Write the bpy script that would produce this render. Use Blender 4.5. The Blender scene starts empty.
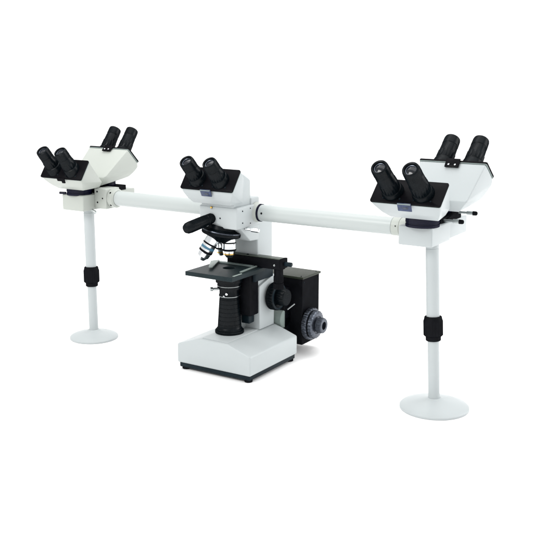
import bpy, bmesh, math, random
from mathutils import Vector, Matrix
random.seed(4)
S = bpy.context.scene
COL = S.collection

# ---------------------------------------------------------------- camera
cam = bpy.data.cameras.new('camera'); camo = bpy.data.objects.new('camera', cam); COL.objects.link(camo)
F, CX, HY, X1, W = 910.0, 266.5, 67.0, -1190.0, 533.0
X2 = CX + (F*F + (HY-CX)**2) / (CX-X1)
mx = Vector((X1-CX, HY-CX, F)).normalized(); yy = Vector((X2-CX, HY-CX, F)).normalized()
xx = -mx; zz = xx.cross(yy)
if zz.y > 0: zz = -zz
R = Matrix((xx, yy, zz))                       # world = R @ (right, down, forward)
rot = Matrix((R @ Vector((1, 0, 0)), R @ Vector((0, -1, 0)), R @ Vector((0, 0, -1)))).transposed()
camo.matrix_world = Matrix.Translation((1.048, -1.437, 0.62)) @ rot.to_4x4()
cam.lens = 36*F/W; cam.sensor_width = 36; cam.clip_start = 0.01; cam.clip_end = 200
S.camera = camo

# ---------------------------------------------------------------- light
wd = bpy.data.worlds.new('World'); S.world = wd; wd.use_nodes = True
bg = wd.node_tree.nodes['Background']; bg.inputs[0].default_value = (1.0, 1.0, 1.0, 1); bg.inputs[1].default_value = 0.84
def area(name, loc, target, size, power, col=(1, 1, 1)):
    l = bpy.data.lights.new(name, 'AREA'); l.shape = 'SQUARE'; l.size = size; l.energy = power; l.color = col
    o = bpy.data.objects.new(name, l); COL.objects.link(o); o.location = loc
    o.rotation_euler = (Vector(target)-Vector(loc)).to_track_quat('-Z', 'Y').to_euler()
area('softbox', (-0.6, -2.2, 2.2), (0, 0, 0.2), 1.2, 46, (1, 0.99, 0.97))
area('overhead_softbox', (0.1, 0.6, 2.8), (0, 0.3, 0), 3.4, 54)
area('added_fill_light', (1.9, 1.5, 0.95), (0.1, 0.3, 0), 1.3, 24)  # added light, thins the floor shadow beside the lamp house
_f = R @ Vector((0, 0, 1)); _f.z = 0; _f.normalize()
area('added_backdrop_light', _f*1.6+Vector((0, 0, 4.6)), _f*5.8+Vector((0, 0, 1.6)), 3.0, 130)  # added light that whitens the sweep behind the microscope
S.view_settings.view_transform = 'Standard'; S.view_settings.look = 'None'
S.view_settings.exposure = 0.0; S.view_settings.gamma = 1.0; S.view_settings.use_curve_mapping = False
S.cycles.max_bounces = 8; S.cycles.caustics_reflective = False; S.cycles.caustics_refractive = False

# ---------------------------------------------------------------- materials
def mat(name, col, rough=0.4, metal=0.0, spec=0.5, coat=0.0, var=0.0, vscale=40, bump=0.0, bscale=600, rvar=0.0, sheen=None):
    m = bpy.data.materials.new(name); m.use_nodes = True; nt = m.node_tree; b = nt.nodes['Principled BSDF']
    b.inputs['Base Color'].default_value = (*col, 1); b.inputs['Roughness'].default_value = rough
    b.inputs['Metallic'].default_value = metal; b.inputs['Specular IOR Level'].default_value = spec
    b.inputs['Coat Weight'].default_value = coat; b.inputs['Coat Roughness'].default_value = 0.15
    tc = nt.nodes.new('ShaderNodeTexCoord')
    n = nt.nodes.new('ShaderNodeTexNoise'); n.inputs['Scale'].default_value = vscale; n.inputs['Detail'].default_value = 5
    nt.links.new(tc.outputs['Object'], n.inputs['Vector'])
    if var:
        r = nt.nodes.new('ShaderNodeMapRange'); r.inputs[1].default_value = 0.3; r.inputs[2].default_value = 0.7
        r.inputs[3].default_value = 1-var; r.inputs[4].default_value = 1+var
        nt.links.new(n.outputs['Fac'], r.inputs[0])
        v = nt.nodes.new('ShaderNodeVectorMath'); v.operation = 'SCALE'; v.inputs[0].default_value = col
        nt.links.new(r.outputs[0], v.inputs['Scale']); nt.links.new(v.outputs[0], b.inputs['Base Color'])
    if rvar:
        r2 = nt.nodes.new('ShaderNodeMapRange'); r2.inputs[1].default_value = 0.3; r2.inputs[2].default_value = 0.7
        r2.inputs[3].default_value = max(0.02, rough-rvar); r2.inputs[4].default_value = rough+rvar
        nt.links.new(n.outputs['Fac'], r2.inputs[0]); nt.links.new(r2.outputs[0], b.inputs['Roughness'])
    if bump:
        n2 = nt.nodes.new('ShaderNodeTexNoise'); n2.inputs['Scale'].default_value = bscale; n2.inputs['Detail'].default_value = 3
        nt.links.new(tc.outputs['Object'], n2.inputs['Vector'])
        bp = nt.nodes.new('ShaderNodeBump'); bp.inputs['Strength'].default_value = bump; bp.inputs['Distance'].default_value = 0.0006
        nt.links.new(n2.outputs['Fac'], bp.inputs['Height']); nt.links.new(bp.outputs[0], b.inputs['Normal'])
    if sheen is not None:
        # deep black coatings: a matt body under a faint mirror layer
        df = nt.nodes.new('ShaderNodeBsdfDiffuse'); gl = nt.nodes.new('ShaderNodeBsdfGlossy'); mx_ = nt.nodes.new('ShaderNodeMixShader')
        mx_.inputs[0].default_value = sheen; gl.inputs['Roughness'].default_value = rough; df.inputs['Color'].default_value = (*col, 1)
        for inp, dst in (('Base Color', df.inputs['Color']), ('Roughness', gl.inputs['Roughness'])):
            if b.inputs[inp].links: nt.links.new(b.inputs[inp].links[0].from_socket, dst)
        if bump:
            nt.links.new(bp.outputs[0], df.inputs['Normal']); nt.links.new(bp.outputs[0], gl.inputs['Normal'])
        nt.links.new(df.outputs[0], mx_.inputs[1]); nt.links.new(gl.outputs[0], mx_.inputs[2])
        nt.links.new(mx_.outputs[0], nt.nodes['Material Output'].inputs['Surface'])
    return m
M = {}
M['enamel'] = mat('cool white enamel', (0.435, 0.470, 0.478), 0.38, spec=0.3, var=0.012, vscale=14, bump=0.25, bscale=900, rvar=0.08)
M['cream'] = mat('warm white enamel', (0.430, 0.456, 0.424), 0.36, spec=0.3, var=0.015, vscale=16, bump=0.25, bscale=900, rvar=0.08)
M['tube'] = mat('tube white enamel', (0.440, 0.475, 0.470), 0.3, spec=0.35, var=0.0, vscale=6, bump=0.1, bscale=700)
M['black'] = mat('black crackle paint', (0.0042, 0.0046, 0.0062), 0.38, sheen=0.007, var=0.25, vscale=60, bump=0.5, bscale=1500, rvar=0.1)
M['plate'] = mat('black face plate', (0.0050, 0.0048, 0.0062), 0.28, sheen=0.006, var=0.2, vscale=40, bump=0.15, bscale=900, rvar=0.1)
M['rubber'] = mat('black eyepiece plastic', (0.0028, 0.0046, 0.0062), 0.26, sheen=0.014, var=0.2, vscale=60, bump=0.2, bscale=1200, rvar=0.08)
M['teal'] = mat('dark blue grey paint and sheen', (0.006, 0.013, 0.018), 0.45, spec=0.12, var=0.2, vscale=50)
M['stage'] = mat('dark stage coating', (0.012, 0.021, 0.024), 0.42, spec=0.12, var=0.15, vscale=40, bump=0.3, bscale=1400)
M['olive'] = mat('olive black casing', (0.022, 0.028, 0.019), 0.45, spec=0.2, var=0.2, vscale=50, bump=0.5, bscale=1500)
M['rail'] = mat('worn grey green rail', (0.055, 0.068, 0.055), 0.4, spec=0.3, var=0.25, vscale=90)
M['chrome'] = mat('chrome', (0.80, 0.83, 0.85), 0.20, metal=1, rvar=0.08, vscale=90)
M['steel'] = mat('brushed steel', (0.42, 0.45, 0.45), 0.35, metal=1, rvar=0.1, vscale=90)
M['clip'] = mat('grey holder paint', (0.20, 0.25, 0.24), 0.4, spec=0.4, var=0.1, vscale=80)
M['gold'] = mat('brass ring', (0.65, 0.42, 0.12), 0.25, metal=1)
M['blue'] = mat('blue reflection band', (0.06, 0.17, 0.26), 0.35, spec=0.4)  # blue reflection on the chrome, put in as a colour band
M['navy'] = mat('navy label', (0.03, 0.045, 0.10), 0.35, spec=0.4, var=0.3, vscale=150)
M['ring'] = mat('black ring with blue sheen', (0.003, 0.0035, 0.016), 0.2, sheen=0.02)  # blue sheen of the black rings is put into the base colour
M['knob'] = mat('blue grey knob', (0.075, 0.085, 0.105), 0.28, metal=0.85, spec=0.4, var=0.3, vscale=200)
M['glass'] = mat('coated lens glass', (0.004, 0.006, 0.010), 0.08, spec=0.5, coat=0.0)
M['port'] = mat('grey green port', (0.24, 0.29, 0.27), 0.4, spec=0.4)
M['floor'] = mat('white paper', (0.96, 0.96, 0.96), 0.9, spec=0.0)

# ---------------------------------------------------------------- helpers
def link(name, bm, mats, parent=None, loc=None, ang=32, label=None):
    bmesh.ops.recalc_face_normals(bm, faces=bm.faces)
    me = bpy.data.meshes.new(name)
    for f in bm.faces: f.smooth = True
    bm.to_mesh(me); bm.free()
    me.set_sharp_from_angle(angle=math.radians(ang))
    if not isinstance(mats, (list, tuple)): mats = [mats]
    for m in mats: me.materials.append(M[m])
    o = bpy.data.objects.new(name, me); COL.objects.link(o)
    if parent: o.parent = parent
    if loc: o.location = loc
    if label: o['label'] = label
    return o

def hull(bm, pts, bev=0.0, seg=3, mi=0, amin=12):
    b = bmesh.new(); vs = [b.verts.new(p) for p in pts]
    r = bmesh.ops.convex_hull(b, input=vs)
    junk = [v for v in b.verts if not v.link_faces]
    for v in junk: b.verts.remove(v)
    bmesh.ops.dissolve_limit(b, angle_limit=math.radians(1.5), verts=b.verts, edges=b.edges)
    if bev:
        es = [e for e in b.edges if len(e.link_faces) == 2 and e.calc_face_angle() > math.radians(amin)]
        bmesh.ops.bevel(b, geom=es, offset=bev, segments=seg, profile=0.5, affect='EDGES', clamp_overlap=True)
    merge(bm, b, mi)

def merge(bm, b, mi=None):
    mp = {}
    for v in b.verts: mp[v] = bm.verts.new(v.co)
    for f in b.faces:
        try:
            nf = bm.faces.new([mp[v] for v in f.verts]); nf.material_index = f.material_index if mi is None else mi
        except ValueError: pass
    b.free()

def box(bm, x0, x1, y0, y1, z0, z1, bev=0.0015, seg=3, mi=0):
    hull(bm, [(x, y, z) for x in (x0, x1) for y in (y0, y1) for z in (z0, z1)], bev, seg, mi)

def lathe(bm, p, d, prof, n=48, flute=None):
    """prof: list of (t, r, material of the band up to the next point); flute: {index: (count, depth)}"""
    p = Vector(p); d = Vector(d).normalized()
    u = d.orthogonal().normalized(); v = d.cross(u)
    rings = []
    for i, q in enumerate(prof):
        t, r = q[0], q[1]; ring = []
        if r <= 1e-6: rings.append([bm.verts.new(p+d*t)]); continue
        for k in range(n):
            a = 2*math.pi*k/n; rr = r
            if flute and i in flute:
                c_, dp = flute[i]
                rr = r - dp*(0.5-0.5*math.copysign(min(1, abs(math.cos(a*c_))*2.2), math.cos(a*c_)))
            ring.append(bm.verts.new(p+d*t+(u*math.cos(a)+v*math.sin(a))*rr))
        rings.append(ring)
    for i in range(len(rings)-1):
        a, b = rings[i], rings[i+1]; mi = prof[i][2] if len(prof[i]) > 2 else 0
        for k in range(n):
            k2 = (k+1) % n
            if len(a) == 1 and len(b) == 1: break
            if len(a) == 1: f = bm.faces.new((a[0], b[k], b[k2]))
            elif len(b) == 1: f = bm.faces.new((a[k], b[0], a[k2]))
            else: f = bm.faces.new((a[k], b[k], b[k2], a[k2]))
            f.material_index = mi
    if len(rings[0]) > 1:
        f = bm.faces.new(rings[0]); f.material_index = prof[0][2] if len(prof[0]) > 2 else 0
    if len(rings[-1]) > 1:
        f = bm.faces.new(rings[-1]); f.material_index = prof[-2][2] if len(prof[-2]) > 2 else 0

def cyl(bm, p, d, L, r, c=0.0008, mi=0, n=40, r2=None):
    r2 = r if r2 is None else r2
    lathe(bm, p, d, [(0, 0, mi), (0, r-c, mi), (c, r, mi), (L-c, r2, mi), (L, r2-c, mi), (L, 0, mi)], n)

def screw(bm, p, d, r=0.0022, mi=0):
    lathe(bm, p, d, [(-0.001, r, mi), (0.0007, r, mi), (0.001, r*0.8, mi), (0.0006, r*0.5, mi), (0.0004, 0, mi)], 16)

# ---------------------------------------------------------------- setting: a white paper sweep
bm = bmesh.new()
prof = [(-9, 0)] + [(4.0+2.0*math.sin(a), 2.0-2.0*math.cos(a)) for a in [math.pi/2*i/16 for i in range(17)]] + [(6.0, 7.0)]
# the sheet lies square to the camera's view and is wide enough to fill it
fw = (R @ Vector((0, 0, 1))); fw.z = 0; fw.normalize(); sd = Vector((fw.y, -fw.x, 0))
rows = [[bm.verts.new(fw*y + sd*x + Vector((0, 0, z))) for x in (-9, 9)] for y, z in prof]
for i in range(len(rows)-1):
    bm.faces.new((rows[i][0], rows[i][1], rows[i+1][1], rows[i+1][0]))
sweep = link('floor', bm, 'floor'); sweep['kind'] = 'structure'

# ---------------------------------------------------------------- the microscope
root = bpy.data.objects.new('microscope', None); COL.objects.link(root)
root.empty_display_size = 0.1
root['label'] = 'white and black five-head teaching microscope with two long side arms on round-footed posts'
root['category'] = 'microscope'

AX, AY = -0.008, 0.070                      # optical axis
# base
bm = bmesh.new()
pts = []
for y in (0.0, 0.184):
    pts += [(-0.0935, y, 0.0147), (0.09, y, 0.0147), (0.09, y, 0.0555), (-0.0935, y, 0.0555), (0.035, y, 0.0745), (-0.035, y, 0.0745)]
hull(bm, pts, 0.0035, 4, amin=8)
base = link('base', bm, 'enamel', root)
bm = bmesh.new()
box(bm, -0.032, 0.032, 0.006, 0.181, 0.0735, 0.0762, 0.0012, 2)
link('top_panel', bm, 'enamel', base)
bm = bmesh.new(); box(bm, -0.0900, 0.0865, 0.0035, 0.1805, 0.0045, 0.0150, 0.002)
link('skirt', bm, 'teal', base)
for fx in (-0.079, 0.078):
    for fy in (0.012, 0.171):
        bm = bmesh.new(); cyl(bm, (fx, fy, 0), (0, 0, 1), 0.0075, 0.0085, 0.001)
        link('foot', bm, 'black', base)

# light column with its field lens and condenser
bm = bmesh.new()
pr = [(0, 0), (0, 0.0298), (0.0012, 0.0305), (0.005, 0.0305), (0.0064, 0.0292), (0.0068, 0.0272), (0.0095, 0.0272), (0.0103, 0.0262)]
z = 0.012
for k in range(7):
    r0 = 0.0250 - 0.0042*k/7
    pr += [(z, r0), (z+0.0072, r0-0.0005), (z+0.0075, r0-0.0011), (z+0.0083, r0-0.0011), (z+0.0086, r0-0.0006)]
    z += 0.0088
pr += [(z, 0.0205), (0.077, 0.0200), (0.077, 0)]
lathe(bm, (AX, AY, 0.0762), (0, 0, 1), pr, 56)
col = link('light_column', bm, 'rubber', root)
bm = bmesh.new()
lathe(bm, (AX, AY, 0.0762), (0, 0, 1), [(0.0772, 0, 0), (0.0772, 0.021, 0), (0.079, 0.0218, 1), (0.0800, 0.0218, 0), (0.084, 0.0205, 0), (0.094, 0.0205, 0), (0.095, 0.0245, 0),
      (0.101, 0.0250, 1), (0.1018, 0.0250, 0), (0.108, 0.0245, 0), (0.109, 0.028, 0), (0.1165, 0.028, 0), (0.118, 0.0265, 0), (0.126, 0.0262, 0), (0.1280, 0.012, 2), (0.1285, 0, 2)], 56)
con = link('condenser', bm, ['rubber', 'steel', 'glass'], root)
bm = bmesh.new()
cyl(bm, (AX-0.012, AY-0.020, 0.1720), (-0.62, -0.78, 0.05), 0.012, 0.0028, 0.0004); cyl(bm, (AX-0.020, AY-0.030, 0.1724), (-0.62, -0.78, 0.05), 0.006, 0.0042, 0.0006)
link('centring_screw', bm, 'steel', con)
def screws(L, m, parent, name='screw'):
    for q, dd, r in L:
        b = bmesh.new(); screw(b, q, dd, r); link(name, b, m, parent)
screws([((AX+0.009, AY-0.0225, 0.1635), (0.35, -0.94, 0), 0.0026), ((AX+0.001, AY-0.0208, 0.1575), (0.0, -1, 0), 0.002)], 'chrome', con)

# stand: the white limb
bm = bmesh.new()
box(bm, -0.038, 0.030, 0.120, 0.178, 0.074, 0.336, 0.003)
limb = link('limb', bm, 'enamel', root)
bm = bmesh.new()
hull(bm, [(x, y, z) for x in (-0.042, 0.036) for y, z in ((0.1185, 0.0755), (0.1185, 0.170), (0.178, 0.187), (0.176, 0.0755))], 0.002)
link('limb_cheek', bm, 'enamel', limb)
bm = bmesh.new(); box(bm, -0.022, 0.000, 0.104, 0.121, 0.0755, 0.1035, 0.0015); link('limb_toe', bm, 'enamel', limb)

# viewing body above the nosepiece
bm = bmesh.new()
box(bm, -0.052, 0.040, 0.030, 0.119, 0.303, 0.3475, 0.003)
hull(bm, [(x, y, z) for x in (-0.046, 0.0345) for y, z in ((0.050, 0.305), (0.054, 0.300), (0.086, 0.272), (0.1195, 0.270), (0.1195, 0.345), (0.055, 0.345))], 0.002)
hull(bm, [(x, y, z) for x in (-0.048, 0.033) for y, z in ((0.030, 0.346), (0.040, 0.412), (0.064, 0.412), (0.090, 0.398), (0.092, 0.346))], 0.003)
box(bm, -0.050, 0.0355, 0.088, 0.1190, 0.300, 0.361, 0.003)
body = link('arm_housing', bm, 'enamel', root)
screws([((0.040, 0.050, 0.3390), (1, 0, 0), 0.0014), ((0.040, 0.050, 0.3150), (1, 0, 0), 0.0014), ((0.040, 0.078, 0.3415), (1, 0, 0), 0.0012), ((0.040, 0.078, 0.3110), (1, 0, 0), 0.0012), ((-0.0005, 0.030, 0.3240), (0, -1, 0), 0.0016)], 'teal', body)
bm = bmesh.new(); cyl(bm, (-0.021, 0.031, 0.3445), (0, -1, 0), 0.004, 0.0022, 0.0004); link('index_dot', bm, 'gold', body)
# slider knob at the right of the body
bm = bmesh.new(); cyl(bm, (0.036, 0.066, 0.3010), (0.93, 0.25, -0.08), 0.014, 0.0030, 0.0005); cyl(bm, (0.047, 0.069, 0.3000), (0.93, 0.25, -0.08), 0.018, 0.0048, 0.0015)
link('slider_knob', bm, 'chrome', body)
# black grip pointing forward
bm = bmesh.new()
d = Vector((-0.22, -0.93, -0.20)).normalized(); p = Vector((-0.020, 0.032, 0.3235))
lathe(bm, p, d, [(0, 0), (0, 0.0085), (0.004, 0.0105), (0.016, 0.0110), (0.0165, 0.0104), (0.018, 0.0104), (0.0185, 0.0112), (0.036, 0.0118), (0.060, 0.0120), (0.068, 0.0112), (0.073, 0.0085), (0.0755, 0.004), (0.076, 0)], 40)
link('illuminator_grip', bm, 'rubber', body)

# nosepiece with its objectives
NA = Vector((0.14, 0.10, 0.98)).normalized()           # axis, upwards
NC = Vector((-0.012, 0.050, 0.2930))
bm = bmesh.new()
lathe(bm, NC-NA*0.008, NA, [(-0.012, 0), (-0.012, 0.014), (-0.004, 0.024), (0, 0.034), (0.0015, 0.0385), (0.003, 0.0402), (0.009, 0.0402, 1), (0.011, 0.0390), (0.0125, 0.033), (0.015, 0.0290), (0.022, 0.0270), (0.022, 0)], 72, {5: (36, 0.0008), 6: (36, 0.0008)})
nose = link('nosepiece', bm, ['rubber', 'knob'], root)
def objective(p, d, L, w, ring, big=False):
    bm = bmesh.new()
    s = w
    pr = [(-0.004, 0.0098*s, 0), (0.003, 0.0098*s, 0), (0.0035, 0.0112*s, 0), (L*0.30, 0.0115*s, 0), (L*0.31, 0.0120*s, 1), (L*0.36, 0.0120*s, 0), (L*0.40, 0.0116*s, 0),
          (L*0.44, 0.0116*s, 2 if ring == 'blue' else 0), (L*0.53, 0.0116*s, 0), (L*0.60, 0.0120*s, 1), (L*0.68, 0.0118*s, 0), (L*0.70, 0.0108*s, 0), (L*0.80, 0.0102*s, 2 if ring == 'gold' else 0), (L*0.86, 0.0098*s, 0), (L*0.90, 0.0078*s, 0), (L*0.97, 0.0058*s, 0), (L, 0.0050*s, 0), (L*0.985, 0.0034*s, 3), (L*0.98, 0, 3)]
    lathe(bm, p, d, pr, 44)
    return link('objective', bm, ['chrome', 'black', ring, 'glass'], nose)
def on_cone(az, tilt=18, rad=0.026):
    u = NA.cross(Vector((0, 1, 0))).normalized(); v = NA.cross(u)
    rdir = (u*math.cos(math.radians(az)) + v*math.sin(math.radians(az)))
    return NC-NA*0.010+rdir*rad, (-NA*math.cos(math.radians(tilt))+rdir*math.sin(math.radians(tilt))).normalized()
objective((-0.022, 0.040, 0.2860), (-0.42, -0.24, -0.87), 0.058, 1.24, 'blue')
objective((AX+0.005, AY-0.006, 0.2850), (0.0, 0.0, -1), 0.047, 1.22, 'gold')
objective((-0.036, 0.076, 0.2850), (-0.02, 0.16, -0.98), 0.050, 0.95, 'gold')

# stage
bm = bmesh.new()
SX0, SX1, SY0, SY1, SZ0, SZ1 = -0.066, 0.050, -0.003, 0.118, 0.2050, 0.2140
n = 48; hr = 0.0125
def rectpt(a):
    c_, s_ = math.cos(a), math.sin(a)
    t = min(((SX1-AX)/c_ if c_ > 1e-6 else (SX0-AX)/c_ if c_ < -1e-6 else 9), ((SY1-AY)/s_ if s_ > 1e-6 else (SY0-AY)/s_ if s_ < -1e-6 else 9))
    return AX+c_*t, AY+s_*t
angs = sorted([2*math.pi*k/n for k in range(n)] + [math.atan2(y-AY, x-AX) % (2*math.pi) for x in (SX0, SX1) for y in (SY0, SY1)])
rg = []
for a in angs:
    rx, ry = rectpt(a); cx, cy = AX+hr*math.cos(a), AY+hr*math.sin(a)
    rg.append([bm.verts.new((cx, cy, SZ0)), bm.verts.new((cx, cy, SZ1)), bm.verts.new((rx, ry, SZ1)), bm.verts.new((rx, ry, SZ0))])
for k in range(len(rg)):
    a, b = rg[k], rg[(k+1) % len(rg)]
    for j in range(4): bm.faces.new((a[j], a[(j+1) % 4], b[(j+1) % 4], b[j]))
stage = link('stage', bm, 'stage', root, ang=20)
mod = stage.modifiers.new('edge', 'BEVEL'); mod.width = 0.0007; mod.segments = 2; mod.limit_method = 'ANGLE'; mod.angle_limit = math.radians(50)
bm = bmesh.new()
box(bm, -0.030, 0.0345, 0.086, 0.1165, 0.112, 0.2045, 0.002)
box(bm, -0.034, 0.040, 0.095, 0.166, 0.184, 0.2045, 0.002, mi=1)  # teal colour holds the blue light caught by this black carrier
box(bm, 0.004, 0.024, 0.096, 0.116, 0.092, 0.113, 0.002, mi=1)
link('stage_bracket', bm, ['black', 'teal'], stage)
# mechanical stage bar and slide holder
bm = bmesh.new()
box(bm, -0.038, 0.096, 0.106, 0.124, 0.2140, 0.2350, 0.0015)
box(bm, -0.036, 0.094, 0.107, 0.1280, 0.2352, 0.2370, 0.0005, mi=1)
box(bm, 0.094, 0.100, 0.103, 0.126, 0.2175, 0.2380, 0.0012)
cyl(bm, (0.010, 0.113, 0.2362), (0, 0, 1), 0.002, 0.0022, 0.0003)
bar = link('mechanical_stage', bm, ['black', 'rail'], root)
bm = bmesh.new(); cyl(bm, (0.099, 0.116, 0.2265), (1, 0, 0), 0.017, 0.0046, 0.0008); link('rack_pin', bm, 'teal', bar)
bm = bmesh.new(); screw(bm, (0.080, 0.106, 0.2230), (0, -1, 0), 0.0022); link('screw', bm, 'steel', bar)
bm = bmesh.new()
lathe(bm, (0.083, 0.118, 0.172), (0, 0, 1), [(0, 0), (0, 0.0100), (0.001, 0.0108), (0.012, 0.0108), (0.0125, 0.0085), (0.014, 0.0085), (0.0145, 0.0105), (0.026, 0.0105), (0.027, 0.0095), (0.044, 0.0095), (0.044, 0)], 60, {2: (20, 0.0010), 3: (20, 0.0010), 6: (20, 0.001), 7: (20, 0.001)})
link('stage_drive_knob', bm, 'black', bar)
def strip(bm, pts, w, z0, z1, mi=0):
    L = [Vector(p) for p in pts]; out = []
    for i, p in enumerate(L):
        t = (L[min(i+1, len(L)-1)]-L[max(i-1, 0)]).normalized(); nrm = Vector((-t.y, t.x))
        ww = w if not isinstance(w, (list, tuple)) else w[i]
        out.append([bm.verts.new((*(p+nrm*s*ww/2), zz_)) for s, zz_ in ((-1, z0), (1, z0), (1, z1), (-1, z1))])
    for a, b in zip(out[:-1], out[1:]):
        for j in range(4): bm.faces.new((a[j], a[(j+1) % 4], b[(j+1) % 4], b[j])).material_index = mi
    bm.faces.new(out[0]); bm.faces.new(out[-1])
bm = bmesh.new()
arc = [(-0.052+0.010*math.cos(t), 0.088+0.014*math.sin(t)) for t in (3.1, 2.8, 2.4, 2.0, 1.6)] + [(-0.030, 0.1035), (0.0, 0.104), (0.030, 0.1035)]
strip(bm, arc, [0.006, 0.007, 0.008, 0.009, 0.010, 0.010, 0.009, 0.007], 0.2146, 0.2172)
link('slide_holder', bm, 'clip', bar)
bm = bmesh.new()
hull(bm, [(x, y, z) for z in (0.2176, 0.2200) for x, y in ((-0.0655, 0.085), (-0.063, 0.095), (-0.056, 0.104), (-0.0270, 0.038), (-0.0310, 0.032), (-0.036, 0.037))], 0.0006, 2)
link('slide_finger', bm, 'port', bar)
bm = bmesh.new()
strip(bm, [(0.040, 0.042), (0.036, 0.106)], 0.0045, 0.2150, 0.2172); link('slide_finger', bm, 'port', bar)
bm = bmesh.new()
strip(bm, [(0.0475, 0.004), (0.0475, 0.034)], 0.003, 0.2147, 0.2160); link('stage_scale', bm, 'port', bar)

# focus knobs (right side and the mirrored left one)
for sgn, x0 in ((1, 0.036), (-1, -0.042)):
    bm = bmesh.new()
    lathe(bm, (x0, 0.162, 0.142), (sgn, 0, 0), [(0, 0), (0, 0.020, 0), (0.004, 0.021, 0), (0.0045, 0.0285, 0), (0.006, 0.0300, 0), (0.020, 0.0300, 0), (0.0215, 0.0285, 1), (0.0225, 0.0240, 0), (0.0215, 0.022, 0), (0.0215, 0.0175, 0), (0.024, 0.0175, 0), (0.025, 0.0185, 0), (0.040, 0.0180, 0), (0.0415, 0.0165, 0), (0.0405, 0.010, 0), (0.0405, 0, 0)],
          96, {4: (32, 0.0012), 5: (32, 0.0012), 11: (24, 0.0008), 12: (24, 0.0008)})
    link('focus_knob', bm, ['rubber', 'teal'], root)  # teal band paints the highlight along the black knob's rim
bm = bmesh.new(); cyl(bm, (0.020, 0.202, 0.083), (1, 0.0, 0), 0.030, 0.021, 0.002); link('light_port', bm, 'port', root)
bm = bmesh.new(); cyl(bm, (0.058, 0.195, 0.1060), (0.55, 0.6, 0.58), 0.020, 0.0016, 0.0003, n=16); link('filter_lever', bm, 'steel', root)

# lamp house
bm = bmesh.new()
box(bm, -0.075, 0.080, 0.222, 0.295, 0.022, 0.171, 0.0015)
box(bm, -0.078, 0.0825, 0.219, 0.298, 0.1705, 0.1755, 0.001, mi=1)
box(bm, -0.05, 0.050, 0.1950, 0.223, 0.030, 0.150, 0.002)
lamp = link('lamp_house', bm, ['black', 'olive'], root)
screws([((0.0800, y, 0.163), (1, 0, 0), 0.0016) for y in (0.228, 0.290)] + [((x, y, 0.1755), (0, 0, 1), 0.0016) for x in (-0.07, 0.074) for y in (0.226, 0.291)], 'teal', lamp)
bm = bmesh.new()
lathe(bm, (0.080, 0.245, 0.0670), (1, 0, 0), [(0, 0), (0, 0.026), (0.003, 0.027), (0.0035, 0.0345), (0.005, 0.0360), (0.013, 0.0358), (0.0145, 0.0340), (0.0150, 0.027), (0.0165, 0.027), (0.0175, 0.0318), (0.024, 0.0308), (0.0255, 0.027), (0.026, 0.020), (0.024, 0.018), (0.024, 0.0150),
      (0.026, 0.0152), (0.028, 0.0172), (0.040, 0.0170), (0.0415, 0.0155), (0.0415, 0.0090), (0.034, 0.0085), (0.034, 0)], 128,
      {4: (26, 0.0017), 5: (26, 0.0017), 9: (26, 0.0013), 10: (26, 0.0013), 16: (32, 0.0006), 17: (32, 0.0006)})
link('lamp_knob', bm, 'knob', lamp)

# ---------------------------------------------------------------- side arms (tubes)
TY, TZ, TR = 0.105, 0.3295, 0.0168
def tube(x0, x1, mi='tube'):
    bm = bmesh.new(); cyl(bm, (x0, TY, TZ), (1, 0, 0), x1-x0, TR, 0.0006, n=72); return bm
a_r = link('side_arm', tube(0.050, 0.3445), 'tube', root)
a_l = link('side_arm', tube(-0.336, -0.050), 'tube', root)
bm = bmesh.new(); lathe(bm, (0.0355, TY, TZ), (1, 0, 0), [(0, 0), (0, 0.0215), (0.003, 0.0215), (0.005, 0.0195), (0.0110, 0.0180), (0.0110, 0)], 64); link('flange', bm, 'cream', a_r)
bm = bmesh.new(); lathe(bm, (0.0462, TY, TZ), (1, 0, 0), [(0, 0), (0, 0.0176), (0.0005, 0.0182), (0.0040, 0.0182), (0.0045, 0.0176), (0.0045, 0)], 64); link('lock_ring', bm, 'ring', a_r)
bm = bmesh.new(); screw(bm, (0.0600, TY-TR*0.985, TZ+TR*0.10), (0, -1, 0.1), 0.0021); link('screw', bm, 'black', a_r)
bm = bmesh.new(); lathe(bm, (0.3450, TY, TZ), (1, 0, 0), [(0, 0), (0, 0.0168), (0.0006, 0.0174), (0.0150, 0.0174), (0.0155, 0.0165), (0.0165, 0.0165), (0.017, 0.0174), (0.040, 0.0174), (0.040, 0)], 64); cr = link('end_collar', bm, 'cream', a_r)
screws([((0.368, TY-0.0165, TZ+0.006), (0, -0.95, 0.33), 0.0016), ((0.355, TY-0.0172, TZ+0.0035), (0, -1, 0.2), 0.0011)], 'black', cr)
bm = bmesh.new(); lathe(bm, (-0.3525, TY, TZ), (1, 0, 0), [(0, 0), (0, 0.0205), (0.001, 0.0215), (0.0135, 0.0215), (0.0145, 0.0200), (0.0165, 0.0185), (0.0165, 0)], 64); cl = link('flange', bm, 'cream', a_l)
bm = bmesh.new(); box(bm, -0.388, -0.3525, 0.082, 0.128, 0.306, 0.3515, 0.002); ad = link('adapter_block', bm, 'cream', a_l)
screws([((-0.3785, 0.0820, 0.3445), (0, -1, 0), 0.0020), ((-0.3785, 0.0820, 0.3200), (0, -1, 0), 0.0020), ((-0.363, 0.0820, 0.330), (0, -1, 0), 0.0016)], 'black', ad)
screws([((-0.345, TY-0.0213*math.cos(a), TZ+0.0213*math.sin(a)), (0, -math.cos(a), math.sin(a)), 0.0022) for a in (0.7, -0.73)], 'black', cl)

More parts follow.
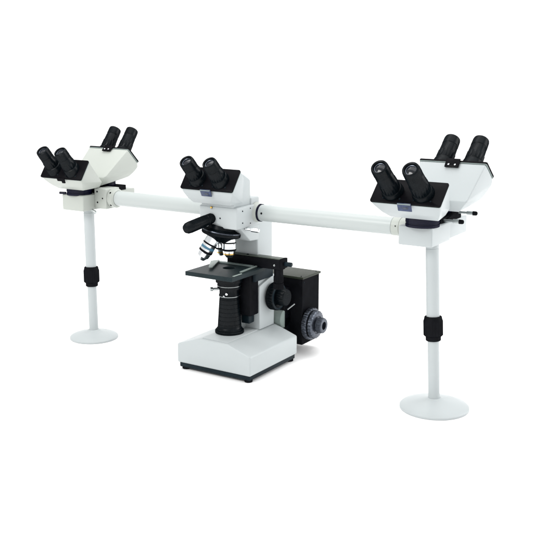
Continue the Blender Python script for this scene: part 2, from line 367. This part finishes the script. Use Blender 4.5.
# ---------------------------------------------------------------- binocular heads
def eyepiece(parent, p, d, L, s=1.0):
    bm = bmesh.new()
    k = (L-0.030*s); LS = s
    prof = [(-0.006, 0.0165*s, 0), (0.004*s, 0.0163*s, 0), (0.006*s, 0.0158*s, 0), (0.011*s, 0.0150*s, 0), (0.012*s, 0.0138*s, 0), (0.0140*s, 0.0138*s, 0),
          (0.0148*s, 0.0146*s, 0), (0.0148*s+k*0.40, 0.0144*s, 0), (0.0155*s+k*0.40, 0.0137*s, 0), (k+0.008*s, 0.0134*s, 0), (k+0.009*s, 0.0129*s, 0), (k+0.0105*s, 0.0129*s, 0), (k+0.0115*s, 0.0137*s, 0),
          (L-0.0045*s, 0.0135*s, 0), (L-0.0015*s, 0.0128*s, 0), (L, 0.0112*s, 0), (L-0.0006*s, 0.0096*s, 0), (L-0.0038*s, 0.0084*s, 1), (L-0.0042*s, 0.0074*s, 2), (L-0.0032*s, 0.004*s, 2), (L-0.0028*s, 0, 2)]
    prof = [(q[0], q[1]*(1.10+0.06*max(0, 1-q[0]/L)), q[2]) for q in prof]
    lathe(bm, p, d, prof, 60,
          {6: (20, 0.0006*s), 7: (20, 0.0006*s), 12: (30, 0.0003*s), 13: (30, 0.0003*s)})
    return link('eyepiece', bm, ['rubber', 'knob', 'glass'], parent)

def head(px, py, pz, el, s, tip, low, rear=False, tab='navy', paint='enamel', bw=0.045, by=0.020, centre=False):
    """px, py, pz: middle of the near edge of the face plate; el: its slope; tip: (y, z) of the eyepiece ends; low: height of the underside"""
    el = math.radians(el); hw = 0.0625*s; PL = 0.049*s
    sg = 1
    u = Vector((1, 0, 0))
    if not rear:
        up = Vector((0, math.cos(el), math.sin(el))); nrm = Vector((0, -math.sin(el), math.cos(el)))      # plate runs up and back
    else:
        up = Vector((0, math.cos(el), -math.sin(el))); nrm = Vector((0, math.sin(el), math.cos(el)))      # plate runs down and back
    P0 = Vector((px, py, pz)); th = 0.0050*s
    bm = bmesh.new(); pts = []
    for sx in (-1, 1):
        for a in (0.0003, PL-0.0003): pts.append(P0+u*sx*hw*0.992+up*a-nrm*th)
        if not rear:
            ws = bw*s
            pts += [Vector((px+sx*hw*0.97, py+by*0.28, pz-(pz-low)*0.28)), Vector((px+sx*(hw*0.45+ws*0.55), py+by*0.62, pz-(pz-low)*0.70)), Vector((px+sx*ws, py+by, low))]
            if centre: pts += [Vector((px+sx*0.046, 0.060, low)), Vector((px+sx*0.0600, 0.040, 0.412)), Vector((px+sx*0.050, 0.060, 0.400))]
            else: pts += [Vector((px+sx*0.034, 0.092, low+0.001)), Vector((px+sx*0.042, 0.092, low+0.014))]
        else:
            e = P0+up*PL
            pts += [Vector((px+sx*hw*0.985, e.y-0.003, e.z-0.014*s)), Vector((px+sx*hw*0.90, e.y-0.012, e.z-0.026*s)), Vector((px+sx*hw*0.80, e.y-0.022, e.z-(0.040 if px > 0 else 0.034))), Vector((px+sx*hw*0.66, e.y-0.036*s, low+0.010)), Vector((px+sx*0.036, 0.100, low)), Vector((px+sx*0.050, 0.100, low+0.020))]
    hull(bm, pts, 0.0020*s, 3, amin=6)
    h = link('binocular_head', bm, paint, root)
    def slab(a0, a1, w, k0, k1, rad):
        out = []
        for sx in (-1, 1):
            for (a, sa) in ((a0, 1), (a1, -1)):
                for j in range(5):
                    t = math.pi/2*j/4
                    for k in (k0, k1):
                        out.append(P0+u*sx*(w-rad+rad*math.sin(t))+up*(a+sa*(rad-rad*math.cos(t)))-nrm*k)
        return out
    bm = bmesh.new(); hull(bm, slab(-0.0008, PL+0.0008, hw+0.0010, 0, 0.0034*s, 0.0035), 0.0006*s, 2, amin=40)
    link('face_plate', bm, 'plate', h)
    bm = bmesh.new(); hull(bm, slab(-0.0002, PL+0.0002, hw+0.0003, 0.0035*s, 0.0050*s, 0.003), 0)
    link('seam_strip', bm, 'clip', h)
    def tabbox(org, across, w, dirn, l0, l1, out_, k0, k1, bev):
        b = bmesh.new()
        hull(b, [org+u*(across+sx*w)+dirn*a+out_*k for sx in (-1, 1) for a in (l0, l1) for k in (k0, k1)], bev, 2)
        return b
    if not rear:
        down = Vector((0, 0.42, -0.91)).normalized(); out = Vector((0, -0.91, -0.42)).normalized(); q0 = P0+Vector((0, -0.0012, 0.0010))
        if tab == 'navy':
            tb = link('name_tab', tabbox(q0, 0.001, 0.0125*s, down, 0, 0.0150*s, out, 0.0005, 0.0030, 0.0007), 'navy', h)
            link('tab_edge', tabbox(q0, 0.001, 0.0118*s, down, 0.0, 0.0020, out, 0.0031, 0.0035, 0), 'clip', tb)
            link('tab_mark', tabbox(q0, 0.003, 0.0045*s, down, 0.0068, 0.0105, out, 0.0031, 0.0034, 0), 'knob', tb)
        else:
            tb = link('name_tab', tabbox(q0, 0.004, 0.0115*s, down, -0.001, 0.0075*s, out, 0.0005, 0.0030, 0.0007), 'plate', h)
            link('tab_catch', tabbox(q0, 0.010, 0.0045*s, down, 0.006, 0.0115, out, 0.0005, 0.0036, 0.0007), 'plate', tb)
    else:
        inn = Vector((0, -0.62, -0.78)).normalized(); iw = Vector((0, -0.78, 0.62)).normalized(); q0 = P0+Vector((0, -0.0005, 0.0008))
        # inner face of the housing runs from the plate's upper edge to the neck
        nk = Vector((px, 0.100, low+0.016)); e = P0-nrm*th; inn = (nk-e).normalized(); iw = Vector((0, inn.z, -inn.y)).normalized()
        if iw.z < 0: iw = -iw
        tb = link('hinge_tab', tabbox(q0, 0.002, 0.0130*s, inn, -0.001, 0.0165*s, iw, 0.0008, 0.0036, 0.0007), 'plate', h)
        for sx in (-1, 1):
            bm = bmesh.new(); screw(bm, q0+u*(0.002+sx*0.0060*s)+inn*0.0118*s+iw*0.0036, iw, 0.0018*s)
            link('screw', bm, 'chrome', tb)
    for sx in (-1, 1):
        b0 = P0+u*sx*0.0275*s+up*PL*0.45
        t = Vector((b0.x, tip[0], tip[1])); d = t-b0
        eyepiece(h, b0, d, d.length, s)
        for dx in (-0.013, 0.017):
            bm = bmesh.new(); screw(bm, P0+u*(sx*0.0275+dx)*s+up*PL*0.16+nrm*0.0003, nrm, 0.0016*s)
            link('plate_screw', bm, 'teal', h)
    return h

head(-0.0120, -0.0028, 0.3845, 53.3, 1.0, (-0.028, 0.442), 0.3535, bw=0.0455, by=0.020, centre=True)

# ---------------------------------------------------------------- side stations
def station(xc, zo, s, foot, top, rfoot, paint, right):
    yb = 0.045 if not right else 0.050
    bm = bmesh.new()
    box(bm, xc-0.0325, xc+0.0325, yb, yb+0.088, zo-0.036, zo, 0.003, 4)
    box(bm, xc-0.0290, xc+0.0290, yb+0.085, yb+0.180, zo-0.034, zo-0.0015, 0.002)
    b = link('junction_block', bm, paint, root)
    bm = bmesh.new(); box(bm, xc-0.024, xc+0.0285, yb+0.050, yb+0.150, zo-0.002, zo+0.0095, 0.001); link('slide_plate', bm, 'black', b)
    for yr, rr in ((0.068, 0.0305 if right else 0.0285), (0.166, 0.0165)):
        bm = bmesh.new(); lathe(bm, (xc+(0.006 if right else 0), yr, zo-0.001), (0, 0, 1), [(0, 0), (0, rr), (0.0045, rr), (0.005, rr-0.0012), (0.007, rr-0.0012), (0.0075, rr), (0.0180 if yr < 0.1 else 0.024, rr), (0.0180 if yr < 0.1 else 0.024, 0)], 56)
        link('swivel_ring', bm, 'ring', b)
    if right:
        head(0.416, -0.0137, 0.3927, 43.7, 1.03, (-0.057, 0.4575), zo+0.0165, bw=0.044, by=0.046)
        head(0.436, 0.1537, 0.4532, 36.2, 1.03, (0.222, 0.487), zo+0.0240, rear=True)
    else:
        head(-0.4132, 0.0029, 0.3807, 55.5, 0.97, (-0.021, 0.443), zo+0.0140, tab='black', paint='cream', bw=0.0385, by=0.032)
        head(-0.4217, 0.1745, 0.4365, 45.0, 0.97, (0.229, 0.475), zo+0.0165, rear=True, paint='cream')
    if right:
        for x, y, z in ((xc+0.028, 0.112, zo+0.005), (xc+0.030, 0.176, zo+0.012)):
            bm = bmesh.new(); lathe(bm, (x, y, z), (1, 0, 0.0), [(0, 0, 0), (0, 0.0026, 0), (0.018, 0.0026, 0), (0.0185, 0.0040, 0), (0.030, 0.0042, 1), (0.036, 0.0040, 1), (0.038, 0.003, 1), (0.038, 0, 1)], 28)
            link('lock_lever', bm, ['steel', 'black'], b)
        bm = bmesh.new(); hull(bm, [(x, y, z) for x in (xc+0.022, xc+0.032) for y, z in ((0.12, zo+0.002), (0.12, zo+0.006), (0.180, zo+0.008), (0.180, zo+0.016))], 0.001); link('lever_link', bm, 'black', b)
    else:
        bm = bmesh.new(); cyl(bm, (xc-0.020, 0.046, zo+0.003), (-0.9, -0.3, 0), 0.016, 0.0028, 0.0005); link('lock_pin', bm, 'ring', b)
        bm = bmesh.new(); cyl(bm, (xc+0.030, 0.072, zo-0.0345), (0.9, 0.1, -0.45), 0.013, 0.0028, 0.0005); cyl(bm, (xc+0.037, 0.073, zo-0.038), (0.9, 0.1, -0.45), 0.006, 0.0040, 0.0006)
        link('lock_screw', bm, 'steel', b)
    # post
    c0 = 0.129 if right else 0.123
    f = Vector(foot); t = Vector((*top, zo-0.034)); d = (t-f).normalized(); L = (t-f).length
    bm = bmesh.new()
    lathe(bm, f, d, [(0.010, 0), (0.010, 0.0106), (0.150, 0.0106), (0.150, 0)], 48)
    post = link('post', bm, 'enamel', root)
    bm = bmesh.new(); lathe(bm, f, d, [(0.150, 0), (0.150, 0.0122), (L-0.010, 0.0122), (L-0.0095, 0.0116), (L-0.0085, 0.0116), (L-0.008, 0.0122), (L, 0.0122), (L, 0)], 48)
    link('upper_tube', bm, 'enamel', post)
    bm = bmesh.new(); lathe(bm, f, d, [(c0+0.000, 0), (c0+0.000, 0.0128), (c0+0.001, 0.0138), (c0+0.008, 0.0140), (c0+0.009, 0.0160), (c0+0.011, 0.0180), (c0+0.037, 0.0180), (c0+0.040, 0.0168), (c0+0.045, 0.0158), (c0+0.046, 0.0145), (c0+0.046, 0)], 96, {4: (24, 0.0007), 5: (24, 0.0008), 6: (24, 0.0008)})
    link('clamp_collar', bm, 'black', post)
    bm = bmesh.new(); R_ = rfoot
    lathe(bm, foot, (0, 0, 1), [(0, 0), (0, R_-0.001), (0.0012, R_), (0.0040, R_), (0.0058, R_-0.0018), (0.0105, R_*0.76), (0.0145, R_*0.50), (0.0175, R_*0.30), (0.0190, 0.0140), (0.0205, 0.0122), (0.0205, 0)], 96)
    link('round_foot', bm, 'enamel', post)

station(-0.420, 0.338, 0.975, (-0.3980, 0.073, 0), (-0.407, 0.082), 0.0555, 'cream', False)
station(0.411, 0.343, 1.05, (0.4490, 0.079, 0), (0.430, 0.085), 0.0640, 'enamel', True)
